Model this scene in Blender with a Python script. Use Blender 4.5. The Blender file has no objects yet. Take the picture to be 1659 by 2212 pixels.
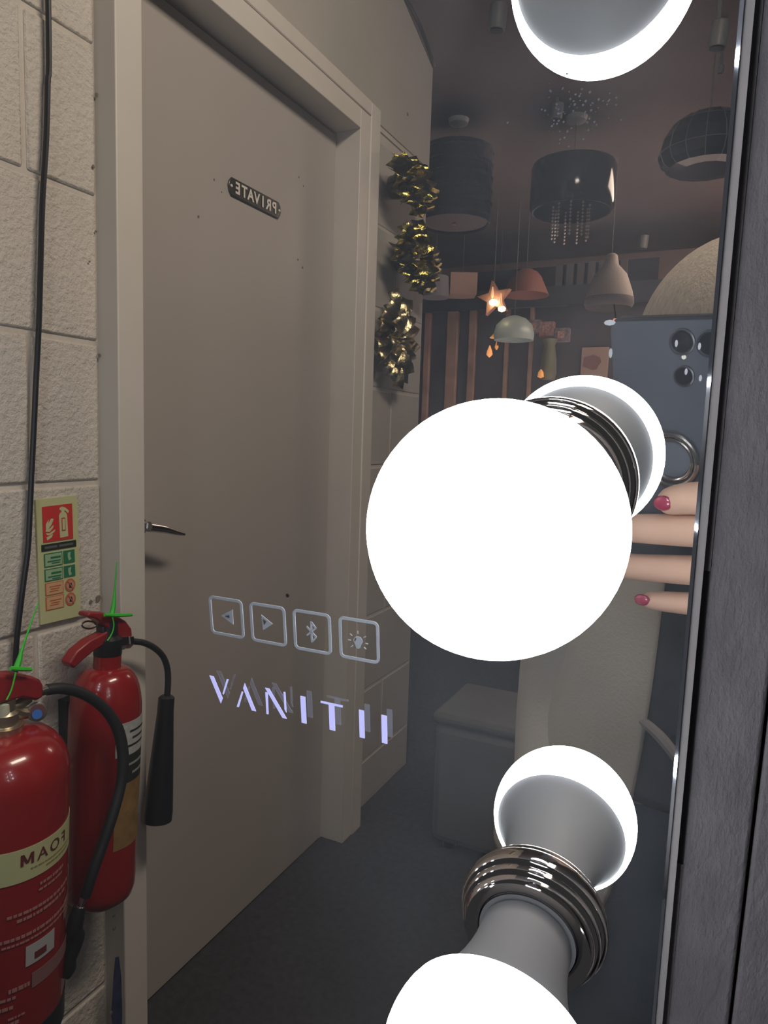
import bpy, bmesh, math, random
from mathutils import Vector, Matrix, noise
random.seed(7)
S = bpy.context.scene
V = Vector

# ------------------------------------------------------------------ camera
CAM = V((0, 0, 1.19))
RGT = V((0.8961, 0.4427, 0.0312)).normalized()
FWD = V((-0.4372, 0.8928, -0.1089)).normalized()
RGT = (RGT - FWD * RGT.dot(FWD)).normalized()
UPV = RGT.cross(FWD)
FPX = 1511.7
cam = bpy.data.cameras.new('camera'); co = bpy.data.objects.new('camera', cam)
S.collection.objects.link(co); S.camera = co
co.matrix_world = Matrix(((RGT.x, UPV.x, -FWD.x, CAM.x), (RGT.y, UPV.y, -FWD.y, CAM.y), (RGT.z, UPV.z, -FWD.z, CAM.z), (0, 0, 0, 1)))
cam.sensor_fit = 'HORIZONTAL'; cam.sensor_width = 36.0; cam.lens = FPX * 36.0 / 1659
cam.clip_start = 0.01; cam.clip_end = 60

# ------------------------------------------------------------------ world, lights, exposure
W = bpy.data.worlds.new('world'); S.world = W; W.use_nodes = True
bg = W.node_tree.nodes['Background']; bg.inputs[0].default_value = (0.9, 0.92, 1.0, 1); bg.inputs[1].default_value = 0.055

def area(name, loc, target, sx, sy, power, col):
    l = bpy.data.lights.new(name, 'AREA'); l.shape = 'RECTANGLE'; l.size = sx; l.size_y = sy; l.energy = power; l.color = col
    o = bpy.data.objects.new(name, l); S.collection.objects.link(o)
    o.location = loc; o.rotation_euler = (V(target) - V(loc)).to_track_quat('-Z', 'Y').to_euler()
    return o
area('ceiling_lamp_near', (0.35, 0.75, 2.62), (-0.75, 0.75, 0.7), 0.9, 0.25, 19.0, (1.0, 0.84, 0.70))
area('ceiling_lamp_hall', (0.2, 4.6, 2.62), (-1.2, 5.0, 0.5), 1.6, 0.5, 22, (1.0, 0.74, 0.6))
area('hall_bounce_lamp', (-0.6, 4.2, 0.9), (-1.0, 4.6, 2.7), 2.0, 2.0, 16, (1.0, 0.72, 0.62))

S.view_settings.view_transform = 'Standard'; S.view_settings.look = 'None'
S.view_settings.exposure = 0.0; S.view_settings.gamma = 1.0; S.view_settings.use_curve_mapping = False
S.cycles.max_bounces = 8; S.cycles.transparent_max_bounces = 16; S.cycles.volume_bounces = 0
S.cycles.use_denoising = True
S.cycles.caustics_refractive = False

# ------------------------------------------------------------------ frames and helpers
# the mirror leans: U runs along it, N into it, K up its face; MO is its foot point
N = V((-0.02912796, 0.99081827, 0.13202546)); U = V((0.99952519, 0.03019894, -0.00611649)); K = V((0.01004736, -0.13178461, 0.99122745))
MO = CAM + N * 0.21255
def mw(u, n, v): return MO + U * u + N * n + K * v
def ray(px, py): return (RGT * (px - 829.5) - UPV * (py - 1106) + FWD * FPX).normalized()
def ax(px, py, X): d = ray(px, py); return CAM + d * (X / d.x)
def ay(px, py, Y): d = ray(px, py); return CAM + d * (Y / d.y)
def ad(px, py, D): d = ray(px, py); return CAM + d * (D / d.dot(FWD))
def ap(px, py, P, n): d = ray(px, py); return CAM + d * ((P - CAM).dot(n) / d.dot(n))

MATS = {}
def mat(name, col, rough=0.6, metal=0.0, bump=0.0, bscale=60, var=0.0, vscale=8, emit=None, spec=0.5, stretch=None, coat=0.0, bdist=0.002, alpha=None):
    if name in MATS: return MATS[name]
    m = bpy.data.materials.new(name); m.use_nodes = True; MATS[name] = m
    nt = m.node_tree; b = nt.nodes['Principled BSDF']
    b.inputs['Base Color'].default_value = (*col, 1); b.inputs['Roughness'].default_value = rough; b.inputs['Metallic'].default_value = metal
    b.inputs['Specular IOR Level'].default_value = spec; b.inputs['Coat Weight'].default_value = coat
    if alpha is not None: b.inputs['Alpha'].default_value = alpha
    tc = nt.nodes.new('ShaderNodeTexCoord'); src = tc.outputs['Object']
    if stretch:
        mp = nt.nodes.new('ShaderNodeMapping'); mp.inputs['Scale'].default_value = stretch; nt.links.new(src, mp.inputs[0]); src = mp.outputs[0]
    if var:
        n = nt.nodes.new('ShaderNodeTexNoise'); n.inputs['Scale'].default_value = vscale; n.inputs['Detail'].default_value = 6; nt.links.new(src, n.inputs['Vector'])
        r = nt.nodes.new('ShaderNodeValToRGB'); r.color_ramp.elements[0].position = 0.3; r.color_ramp.elements[1].position = 0.7
        r.color_ramp.elements[0].color = (*[c * (1 - var) for c in col], 1); r.color_ramp.elements[1].color = (*[min(1, c * (1 + var)) for c in col], 1)
        nt.links.new(n.outputs['Fac'], r.inputs[0]); nt.links.new(r.outputs[0], b.inputs['Base Color'])
    if bump:
        n2 = nt.nodes.new('ShaderNodeTexNoise'); n2.inputs['Scale'].default_value = bscale; n2.inputs['Detail'].default_value = 5; n2.inputs['Roughness'].default_value = 0.65
        nt.links.new(src, n2.inputs['Vector'])
        bp = nt.nodes.new('ShaderNodeBump'); bp.inputs['Strength'].default_value = bump; bp.inputs['Distance'].default_value = bdist
        nt.links.new(n2.outputs['Fac'], bp.inputs['Height']); nt.links.new(bp.outputs[0], b.inputs['Normal'])
    if emit:
        b.inputs['Emission Color'].default_value = (*emit[0], 1); b.inputs['Emission Strength'].default_value = emit[1]
    return m

class B:
    """collects geometry in world space, then links it as ONE mesh object"""
    def __init__(s): s.v = []; s.f = []
    def add(s, vs, fs):
        o = len(s.v); s.v += [V(p) for p in vs]; s.f += [tuple(i + o for i in f) for f in fs]; return s
    def box(s, lo, hi, M=None):
        x0, y0, z0 = lo; x1, y1, z1 = hi
        vs = [V(p) for p in ((x0,y0,z0),(x1,y0,z0),(x1,y1,z0),(x0,y1,z0),(x0,y0,z1),(x1,y0,z1),(x1,y1,z1),(x0,y1,z1))]
        if M: vs = [M(p) for p in vs]
        return s.add(vs, [(3,2,1,0),(4,5,6,7),(0,1,5,4),(1,2,6,5),(2,3,7,6),(3,0,4,7)])
    def hull8(s, a, b):   # two quads joined
        return s.add(list(a) + list(b), [(3,2,1,0),(4,5,6,7),(0,1,5,4),(1,2,6,5),(2,3,7,6),(3,0,4,7)])
    def prism(s, pts, d):  # closed outline pts extruded by vector d
        n = len(pts); pts = [V(p) for p in pts]; d = V(d)
        return s.add(pts + [p + d for p in pts], [tuple(range(n))[::-1], tuple(range(n, 2*n))] + [(i, (i+1) % n, n + (i+1) % n, n + i) for i in range(n)])
    def lathe(s, prof, o, axis, seg=48, ref=None):  # prof: (radius, height along axis)
        o = V(o); a = V(axis).normalized(); x = V(ref) if ref else a.orthogonal(); x = (x - a * x.dot(a)).normalized(); y = a.cross(x)
        vs = []; fs = []
        for r, h in prof:
            for i in range(seg):
                t = 2 * math.pi * i / seg; vs.append(o + a * h + (x * math.cos(t) + y * math.sin(t)) * max(r, 1e-5))
        for j in range(len(prof) - 1):
            for i in range(seg):
                k = (i + 1) % seg; fs.append((j*seg+i, j*seg+k, (j+1)*seg+k, (j+1)*seg+i))
        fs.append(tuple(range(seg))[::-1]); fs.append(tuple((len(prof)-1)*seg + i for i in range(seg)))
        return s.add(vs, fs)
    def tube(s, pts, r, seg=12, smooth=4, flat=None):
        pts = [V(p) for p in pts]; rs = r if isinstance(r, (list, tuple)) else [r] * len(pts)
        if smooth and len(pts) > 2:
            q = []; qr = []
            for i in range(len(pts) - 1):
                p0 = pts[max(i-1,0)]; p1 = pts[i]; p2 = pts[i+1]; p3 = pts[min(i+2, len(pts)-1)]
                for k in range(smooth):
                    t = k / smooth
                    q.append(0.5 * ((2*p1) + (p2-p0)*t + (2*p0-5*p1+4*p2-p3)*t*t + (3*p1-p0-3*p2+p3)*t**3)); qr.append(rs[i] + (rs[i+1]-rs[i])*t)
            q.append(pts[-1]); qr.append(rs[-1]); pts, rs = q, qr
        vs = []; fs = []; x = None
        for i, p in enumerate(pts):
            t = (pts[min(i+1, len(pts)-1)] - pts[max(i-1, 0)]).normalized()
            if x is None: x = t.orthogonal().normalized() if flat is None else V(flat)
            x = (x - t * x.dot(t)).normalized(); y = t.cross(x)
            for k in range(seg):
                a = 2 * math.pi * k / seg; vs.append(p + (x * math.cos(a) + y * math.sin(a)) * rs[i])
        for j in range(len(pts) - 1):
            for k in range(seg):
                m = (k + 1) % seg; fs.append((j*seg+k, j*seg+m, (j+1)*seg+m, (j+1)*seg+k))
        fs.append(tuple(range(seg))[::-1]); fs.append(tuple((len(pts)-1)*seg + i for i in range(seg)))
        return s.add(vs, fs)
    def build(s, name, m, parent=None, bevel=0, smooth=True, ang=35, **props):
        me = bpy.data.meshes.new(name)
        o = bpy.data.objects.new(name, me); S.collection.objects.link(o)
        org = V((0, 0, 0))
        if parent is not None:
            o.parent = parent; p = parent
            while p is not None: org += p.location; p = p.parent
        elif s.v:
            org = sum(s.v, V()) / len(s.v); org.z = min(p.z for p in s.v); o.location = org
        me.from_pydata([tuple(p - org) for p in s.v], [], s.f)
        bm = bmesh.new(); bm.from_mesh(me); bmesh.ops.recalc_face_normals(bm, faces=bm.faces); bm.to_mesh(me); bm.free()
        me.materials.append(m)
        if smooth:
            me.polygons.foreach_set('use_smooth', [True] * len(me.polygons)); me.set_sharp_from_angle(angle=math.radians(ang))
        if bevel:
            bv = o.modifiers.new('bevel', 'BEVEL'); bv.width = bevel; bv.segments = 2; bv.limit_method = 'ANGLE'; bv.angle_limit = math.radians(40)
        for k, v in props.items(): o[k] = v
        return o
def thing(name, loc, label, cat, group=None):
    o = bpy.data.objects.new(name, None); S.collection.objects.link(o); o.location = loc; o.empty_display_size = 0.05
    o['label'] = label; o['category'] = cat
    if group: o['group'] = group
    return o
def struct(name, loc=None):
    o = bpy.data.objects.new(name, None); S.collection.objects.link(o); o.location = loc or (0, 0, 0); o['kind'] = 'structure'; return o

_tc = {}
def glyphs(text, size, offset=0.0):
    """flat glyph outlines as triangles in x,y; height given in metres"""
    key = (text, offset)
    if key not in _tc:
        c = bpy.data.curves.new('glyph', 'FONT'); c.body = text; c.size = 1; c.offset = offset; c.align_x = 'CENTER'; c.resolution_u = 3
        o = bpy.data.objects.new('glyph', c); S.collection.objects.link(o)
        me = bpy.data.meshes.new_from_object(o.evaluated_get(bpy.context.evaluated_depsgraph_get()))
        _tc[key] = ([v.co.copy() for v in me.vertices], [tuple(p.vertices) for p in me.polygons])
        bpy.data.objects.remove(o); bpy.data.curves.remove(c); bpy.data.meshes.remove(me)
    vs, fs = _tc[key]
    return [(v.x * size, v.y * size) for v in vs], fs

# ------------------------------------------------------------------ materials
paint = mat('block paint', (0.60, 0.555, 0.50), 0.62, bump=1.0, bscale=95, var=0.06, vscale=5, bdist=0.0055)
paint2 = mat('smooth wall paint', (0.43, 0.41, 0.37), 0.6, bump=0.35, bscale=70, var=0.05, vscale=4)
mortar = mat('painted mortar', (0.56, 0.515, 0.46), 0.75, bump=0.6, bscale=120, var=0.1, vscale=10)
doorp = mat('door paint', (0.41, 0.378, 0.355), 0.42, bump=0.06, bscale=150, var=0.03, vscale=3)
framep = mat('door frame paint', (0.62, 0.585, 0.535), 0.5, bump=0.12, bscale=60, var=0.03, vscale=6)
carpet = mat('dark carpet', (0.055, 0.055, 0.062), 0.95, bump=1.0, bscale=400, var=0.18, vscale=60, spec=0.1)
ceilm = mat('brown ceiling', (0.13, 0.10, 0.092), 0.8, bump=0.2, bscale=40, var=0.15, vscale=1.5)
hallm = mat('hall wall', (0.10, 0.085, 0.085), 0.8, var=0.2, vscale=2)
black = mat('black plastic', (0.012, 0.013, 0.016), 0.35)
rubber = mat('black rubber', (0.014, 0.015, 0.018), 0.55, bump=0.1, bscale=200)
blackc = mat('black cable sheath', (0.008, 0.009, 0.013), 0.4)
red = mat('red enamel', (0.27, 0.012, 0.013), 0.22, var=0.06, vscale=6, coat=0.5)
redp = mat('red handle', (0.25, 0.014, 0.018), 0.38)
brass = mat('dull brass', (0.50, 0.46, 0.34), 0.35, metal=0.9)
steel = mat('steel', (0.62, 0.62, 0.63), 0.22, metal=1.0)
chrome = mat('chrome', (0.50, 0.47, 0.45), 0.06, metal=1.0)
green = mat('green tag', (0.05, 0.55, 0.04), 0.4)
gold = mat('gold foil', (0.36, 0.30, 0.08), 0.13, metal=1.0, bump=0.5, bscale=25, bdist=0.01)
goldd = mat('dull gold foil', (0.50, 0.42, 0.24), 0.26, metal=1.0, bump=0.5, bscale=25, bdist=0.01)
cream = mat('glow sticker', (0.52, 0.54, 0.29), 0.45)
bulbw = mat('lit opal diffuser', (0.9, 0.93, 1.0), 0.4, emit=((0.90, 0.94, 1.0), 15.0))
housing = mat('bulb housing', (0.20, 0.197, 0.205), 0.6, spec=0.2)
grime = mat('grime', (0.16, 0.14, 0.12), 0.8)

# ================================================================== SETTING (the room as the mirror shows it)
fl = B().box((-4.2, 0.12, -0.05), (2.6, 6.4, 0.0)).build('floor', carpet, kind='structure', smooth=False)
ce = B().box((-4.2, 0.12, 2.70), (2.6, 6.4, 2.78)).build('ceiling', ceilm, kind='structure', smooth=False)
B().box((-4.2, 6.2, 0), (2.6, 6.35, 2.70)).build('wall_back', hallm, kind='structure', smooth=False)
B().box((2.45, 0.12, 0), (2.6, 6.2, 2.70)).build('wall_right', hallm, kind='structure', smooth=False)
B().box((-4.2, 2.3, 0), (-4.05, 6.2, 2.70)).build('wall_far_left', hallm, kind='structure', smooth=False)
# near partition that carries the door: masonry core behind the blocks, opening for the door
WX = -0.975
wl = B()
wl.box((-1.10, 0.12, 0), (WX - 0.003, 0.885, 2.70))
wl.box((-1.10, 1.785, 0), (WX - 0.003, 2.244, 2.06))
pts = [(0.885, 2.06), (2.244, 2.06), (2.246, 2.395), (2.0, 2.482), (1.72, 2.575), (1.40, 2.70), (0.885, 2.70)]
wl.prism([(-1.10, y, z) for y, z in pts], (0.125 + 0.001, 0, 0))
wall = wl.build('wall_left', mortar, kind='structure', smooth=False)
wall.data.materials.append(paint2)
zs = [-0.082 + 0.2353 * k for k in range(0, 13)]
def wall_block(y0, y1, z0, z1, m, proud):
    j = 0.0045
    a = B()
    x1 = WX + proud
    a.hull8([(WX-0.006, y0+j, z0+j), (WX-0.006, y1-j, z0+j), (WX-0.006, y1-j, z1-j), (WX-0.006, y0+j, z1-j)],
            [(x1, y0+j, z0+j), (x1, y1-j, z0+j), (x1, y1-j, z1-j), (x1, y0+j, z1-j)])
    a.build('block', m, wall, bevel=0.006)
for i in range(12):
    z0, z1 = max(0.0, zs[i]), min(2.70, zs[i+1])
    cuts = [0.13, 0.29, 0.738, 0.872] if i % 2 else [0.13, 0.51, 0.872]
    for a, b in zip(cuts, cuts[1:]): wall_block(a, b, z0, z1, paint, 0.0012 + random.uniform(-0.0006, 0.0008))
    if z1 <= 2.10:
        cuts = [1.80, 2.02, 2.244] if i % 2 else [1.80, 2.244]
        for a, b in zip(cuts, cuts[1:]): wall_block(a, b, z0, min(z1, 2.06), paint2, -0.0012 + random.uniform(0, 0.0004))
# smooth rendered band above the door with hairline joints
rb = B(); rb.prism([(WX + 0.0, y, z) for y, z in [(0.885, 2.075), (2.242, 2.075), (2.244, 2.390), (2.0, 2.477), (1.72, 2.57), (1.42, 2.69), (0.885, 2.69)]], (0.004, 0, 0))
rb.build('render_coat', paint2, wall, smooth=False)
# little chips and grime on the blocks near the sign
for (px, py, r) in [(201, 360, .0028), (207, 500, .002), (193, 565, .002), (214, 768, .0035), (212, 1293, .006), (196, 1300, .004), (880, 247, .006), (208, 205, .003)]:
    c = ax(px, py, WX + 0.0035)
    B().prism([c + V((0, math.cos(t) * r * random.uniform(.7, 1.2), math.sin(t) * r * random.uniform(.7, 1.2))) for t in [k * .785 for k in range(8)]], (0.001, 0, 0)).build('chip', grime, wall)

# ---------------- door frame and door
df = struct('door_1', (-0.95, 1.3, 0))
FX = -0.93
B().box((-1.10, 0.8705, 0), (FX, 0.928, 2.072)).build('jamb', framep, df, bevel=0.002)
B().box((-1.10, 1.690, 0), (FX, 1.797, 2.072)).build('jamb', framep, df, bevel=0.002)
B().box((-1.10, 0.928, 1.985), (FX, 1.690, 2.072)).build('door_head', framep, df, bevel=0.002)
# raised outer bead of the casing
B().box((FX - 0.002, 1.742, 0), (FX + 0.004, 1.797, 2.072)).build('casing_bead', framep, df, bevel=0.003)
B().box((FX - 0.002, 0.8705, 2.036), (FX + 0.0038, 1.7425, 2.0735)).build('casing_bead', framep, df, bevel=0.003)
# stops
B().box((-1.06, 1.680, 0), (-1.004, 1.690, 1.985)).build('door_stop', black if False else mortar, df)
leaf = B().box((-1.04, 0.932, 0.006), (-1.0, 1.684, 1.976)).build('door_leaf', doorp, df, bevel=0.0015)
for (px, py, r) in [(462, 388, .0022), (428, 468, .0028), (645, 383, .0022), (655, 402, .0022), (643, 561, .0026), (653, 578, .003), (478, 415, .0015)]:
    c = ax(px, py, -1.0005); B().lathe([(r, 0), (r, 0.0012)], c, (1, 0, 0), 8).build('screw_hole', grime, leaf)
# lever handle
hp = ax(330, 1137, -1.0)
h = B().lathe([(0.024, 0), (0.024, 0.006), (0.021, 0.009)], V((-1.0, 0.972, hp.z + .004)), (1, 0, 0), 28)
hd = h.build('handle', steel, leaf)
h = B(); p0 = ax(326, 1137, -0.945); p1 = ax(398, 1154, -0.945)
h.lathe([(0.009, 0), (0.0085, 0.052)], V((-1.0, p0.y, p0.z)), (1, 0, 0), 16)
h.tube([p0 + V((0, -0.006, 0)), p0.lerp(p1, .35) + V((0, 0, .001)), p0.lerp(p1, .7), p1], [0.0095, 0.0085, 0.006, 0.0032], 14)
h.build('lever', steel, hd)

# nameplate on the door, back to front in the mirror
A, Bq, Cq, Dq = [ax(*p, -0.9985) for p in ((490, 380), (603, 437), (605, 478), (492, 415))]
pc = (A + Cq) / 2
plate = thing('door_sign', pc, 'small silver nameplate with raised letters fixed high on the cream door', 'sign')
y0, y1, z0, z1 = 1.2365, 1.4295, 1.6895, 1.7265
c = 0.010
pp = [(y0 + c, z0), (y1 - c, z0), (y1 - c*.3, z0 + c*.8), (y1, (z0+z1)/2), (y1 - c*.3, z1 - c*.8), (y1 - c, z1), (y0 + c, z1), (y0 + c*.3, z1 - c*.8), (y0, (z0+z1)/2), (y0 + c*.3, z0 + c*.8)]
pm = mat('pewter', (0.10, 0.105, 0.10), 0.3, metal=0.85, bump=0.3, bscale=90)
B().prism([(-0.9995, y, z) for y, z in pp], (0.004, 0, 0)).build('plate', pm, plate, bevel=0.001)
sil = mat('polished letters', (0.85, 0.82, 0.74), 0.3, metal=0.2)
cy = (y0 + y1) / 2
for i, ch in enumerate('PRIVATE'):
    gv, gf = glyphs(ch, 0.033, 0.03)
    yc = cy + 0.068 - i * 0.0225
    B().add([(-0.9945, yc - x, z0 + 0.008 + y) for x, y in gv], gf).build('letter', sil, plate, smooth=False)
for yy in (y0 + 0.008, y1 - 0.008):
    B().lathe([(0.0032, 0), (0.0028, 0.0015), (0.0006, 0.002)], (-0.9955, yy, (z0+z1)/2), (1, 0, 0), 12).build('screw', sil, plate)

# blue paint scar at the bottom of the jamb
bl = mat('blue paint scar', (0.03, 0.035, 0.10), 0.6, var=0.5, vscale=40)
ptsL = [(249, 2068), (245, 2110), (243, 2150), (240, 2190), (244, 2230)]; ptsR = [(262, 2230), (263, 2190), (262, 2150), (261, 2110), (256, 2066)]
B().prism([ax(x, y, FX + 0.0) for x, y in ptsL + ptsR], (0.0012, 0, 0)).build('paint_scar', bl, df)
for px, py, r in [(246, 1978, .003), (247, 2005, .004), (240, 2188, .004)]:
    c = ax(px, py, FX + 0.0005); B().lathe([(r, 0), (r*.8, .001)], c, (1, 0, 0), 7).build('paint_scar', grime, df)

# black cable that hangs down the block wall
cb = [(105, 60), (103, 180), (100, 300), (92, 430), (88, 560), (84, 700), (78, 820), (73, 930), (68, 1030), (64, 1120), (60, 1190), (50, 1265), (42, 1330), (36, 1385), (33, 1440), (34, 1500)]
cpts = [ax(x, y, -0.962) for x, y in cb]; cpts = [V((-.962, cpts[0].y - .004, 2.69)), V((-.962, cpts[0].y, 2.3))] + cpts
cab = B().tube(cpts, 0.0042, 10).build('cable', blackc)
cab['label'] = 'thin black cable hanging down the white block wall beside the door'; cab['category'] = 'cable'
cb2 = [ax(872, -6, -0.972), ax(889, 18, -0.966), ax(907, 55, -0.966), ax(923, 98, -0.966), ax(936, 138, -0.968), ax(933, 144, -0.985)]
cab = B().tube(cb2, 0.0065, 8).build('cable', blackc)
cab['label'] = 'black cable clipped along the sloping top edge of the partition'; cab['category'] = 'cable'

# ---------------- fire safety sign
sg = thing('safety_sign', ax(126, 1210, WX), 'narrow yellow-green fire extinguisher instruction sign on the block wall', 'sign')
TL, TR, BR, BL = [ax(*p, WX + 0.006) for p in ((77, 1080), (166, 1070), (175, 1330), (88, 1350))]
def sp(s, t, d=0.0):   # s 0..1 to the right in view, t 0..1 down
    p = TL.lerp(TR, s).lerp(BL.lerp(BR, s), t); return p + V((d, 0, 0))
def patch(name, quad, m, d=0.0006, par=sg, **k):
    return B().prism([sp(s, t, d) for s, t in quad], (0.0004, 0, 0)).build(name, m, par, smooth=False, **k)
B().prism([sp(0, 0), sp(0, 1), sp(1, 1), sp(1, 0)], (-0.004, 0, 0)).build('board', cream, sg)
sred = mat('sign red', (0.55, 0.035, 0.03), 0.45); sgr = mat('sign green', (0.02, 0.17, 0.08), 0.45); sblk = mat('sign black', (0.02, 0.025, 0.022), 0.45)
sgl = mat('pale green print', (0.30, 0.46, 0.27), 0.45); sor = mat('pale orange print', (0.60, 0.38, 0.20), 0.45); orr = mat('sign orange line', (0.52, 0.13, 0.06), 0.45)
def rect(s0, t0, s1, t1): return [(s0, t0), (s0, t1), (s1, t1), (s1, t0)]
rp = patch('red_panel', rect(0.13, 0.06, 0.86, 0.345), sred)
def icon(par, m, polys, d=0.0012):
    b = B()
    for q in polys: b.prism([sp(s, t, d) for s, t in q], (0.0003, 0, 0))
    return b.build('pictogram', m, par, smooth=False)
icon(rp, cream, [[(.52, .145), (.55, .125), (.58, .12), (.58, .105), (.54, .10), (.54, .085), (.60, .075), (.68, .085), (.77, .115), (.75, .135), (.66, .105), (.66, .12), (.70, .13), (.72, .15), (.73, .32), (.53, .325)]])
icon(rp, sred, [rect(.575, .165, .665, .27)], 0.0018); icon(rp, cream, [rect(.59, .175, .65, .262)], 0.0022)
icon(rp, cream, [[(.20, .20), (.27, .165), (.25, .20), (.33, .16), (.39, .165), (.33, .21), (.24, .245), (.30, .235), (.38, .215), (.37, .235), (.28, .265), (.19, .26), (.20, .235)],
                 [(.19, .27), (.28, .275), (.42, .25), (.40, .268), (.30, .29), (.22, .288)], [(.20, .305), (.28, .295), (.36, .285), (.33, .31), (.22, .33)]])
blb = patch('black_strip', rect(0.08, 0.36, 0.93, 0.415), sblk)
icon(blb, mat('faint print', (0.10, 0.12, 0.10), .5), [rect(.15, .378, .45, .396), rect(.50, .378, .85, .396)])
for (t0, t1) in ((.435, .545), (.56, .66)):
    gp = patch('green_square', rect(.60, t0, .88, t1 - .005), sgr)
    icon(gp, sgl, [[(.70, t0 + .02), (.78, t0 + .015), (.76, t0 + .05), (.79, t0 + .075), (.72, t0 + .085), (.70, t0 + .055)]])
    bx = patch('green_box', rect(.13, t0, .57, t1), sgr)
    icon(bx, sgl, [rect(.15, t0 + .008, .55, t1 - .008)]); icon(bx, sgr, [rect(.28, t0 + .03, .52, t0 + .045), rect(.20, t0 + .06, .52, t0 + .07), rect(.30, t0 + .078, .50, t0 + .086)], 0.0018)
for (t0, t1) in ((.672, .775), (.785, .895)):
    bx = patch('orange_box', rect(.13, t0, .57, t1), orr)
    icon(bx, sor, [rect(.15, t0 + .006, .55, t1 - .006)]); icon(bx, orr, [rect(.22, t0 + .03, .50, t0 + .037), rect(.25, t0 + .05, .46, t0 + .057), rect(.22, t0 + .068, .44, t0 + .074)], 0.0018)
    tc = (t0 + t1) / 2
    circ_ = lambda r: [(.74 + r * math.cos(a), tc + r * .42 * math.sin(a)) for a in [k * math.pi / 10 for k in range(20)]][::-1]
    cr = patch('prohibition_disc', circ_(.13), orr)
    icon(cr, mat('pink print', (.50, .28, .20), .5), [circ_(.095)]); icon(cr, sblk, [[(.70, tc + .02), (.72, tc - .015), (.76, tc - .02), (.79, tc + .02)]], 0.0018)
    icon(cr, orr, [[(.66, tc - .035), (.68, tc - .04), (.82, tc + .035), (.80, tc + .04)]], 0.0022)

# ================================================================== FIRE EXTINGUISHERS
def sector(b, o, axis, R, a0, a1, h0, h1, th=0.0005, seg=26):
    axis = V(axis).normalized(); x = V((1, 0, 0)); x = (x - axis * x.dot(axis)).normalized(); y = axis.cross(x); o = V(o)
    vs = []; fs = []
    for i in range(seg + 1):
        a = math.radians(a0 + (a1 - a0) * i / seg); d = x * math.cos(a) + y * math.sin(a)
        for r, hh in ((R, h0), (R, h1), (R + th, h1), (R + th, h0)): vs.append(o + axis * hh + d * r)
    for i in range(seg):
        for k in range(4):
            m = (k + 1) % 4; fs.append((i*4+k, i*4+m, (i+1)*4+m, (i+1)*4+k))
    fs += [(3, 2, 1, 0), tuple(seg*4 + k for k in range(4))]
    return b.add(vs, fs)
def wrapglyph(b, ch, o, axis, R, ang, h, size, off=0.03):
    axis = V(axis).normalized(); x = V((1, 0, 0)); x = (x - axis * x.dot(axis)).normalized(); y = axis.cross(x); o = V(o)
    if ch == 'M':
        h_, w_, t_ = .70, .36, .15
        gv = [(-w_, 0), (-w_ + t_, 0), (-w_ + t_, h_), (-w_, h_), (w_ - t_, 0), (w_, 0), (w_, h_), (w_ - t_, h_), (-w_, h_), (-w_ + t_ * 1.2, h_), (.075, .10), (-.075, .10), (w_, h_), (w_ - t_ * 1.2, h_)]
        gv = [(x_ * size, y_ * size) for x_, y_ in gv]; gf = [(0, 1, 2, 3), (4, 5, 6, 7), (8, 9, 10, 11), (13, 12, 10, 11)]
    else: gv, gf = glyphs(ch, size, off)
    return b.add([o + axis * (h + gy) + (x * math.cos(math.radians(ang) - gx / R) + y * math.sin(math.radians(ang) - gx / R)) * R for gx, gy in gv], gf)
def shell(R, rn, H, hs, neck=0.03, rb=0.02):
    p = [(R * .80, 0), (R * .93, rb * .25), (R * .99, rb * .7), (R, rb * 1.3), (R, H - hs)]
    for k in range(1, 9):
        t = k / 8 * math.pi / 2; p.append((rn + (R - rn) * math.cos(t) ** 0.85, H - hs + hs * math.sin(t)))
    p += [(rn, H + neck * .5), (rn, H + neck)]
    return p

# --- CO2 style (further, by the door)
top = ax(232, 1425, -0.90); bot = ax(214, 1935, -0.905)
ea = (top - bot).normalized(); L = (top - bot).length
ex = thing('fire_extinguisher', (bot.x, bot.y, bot.z), 'slim red fire extinguisher with black horn, hung next to the door frame', 'fire extinguisher')
R2 = 0.0575
cyl = B().lathe(shell(R2, 0.022, L - 0.012, 0.075, 0.024, 0.03), bot, ea, 56).build('cylinder', red, ex)
ang0 = 6
b = B(); sector(b, bot, ea, R2 + .0003, -26, ang0 + 120, 0.262, 0.318); b.build('white_label', mat('grey label', (.45, .46, .46), .5, var=.15, vscale=120), cyl, label='pale grey printed label')
b = B(); sector(b, bot, ea, R2 + .0004, -20, ang0 + 120, 0.215, 0.262); b.build('black_band', sblk, cyl)
b = B(); sector(b, bot, ea, R2 + .0003, ang0 - 30, ang0 + 120, 0.105, 0.215); b.build('ochre_label', mat('ochre label', (.26, .155, .055), .5, var=.25, vscale=50), cyl)
b = B()
for a, h0, w in ((-2, .300, 40), (4, .288, 30), (-8, .276, 44)): sector(b, bot, ea, R2 + .0011, a, a + w, h0, h0 + .003, seg=6)
b.build('print_lines', sblk, cyl, kind='stuff')
b = B()
for a, h0, w in ((-2, .244, 36), (6, .228, 30)): sector(b, bot, ea, R2 + .0011, a, a + w, h0, h0 + .0035, seg=6)
b.build('print_lines', mat('grey print', (.3, .3, .3), .5), cyl, kind='stuff')
b = B(); sector(b, bot, ea, R2 + .001, 30, 46, .146, .170, .0004, 6); b.build('sticker', mat('foil sticker', (.5, .5, .48), .3, metal=.5, bump=.6, bscale=200), cyl, label='small silver inspection sticker')
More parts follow.
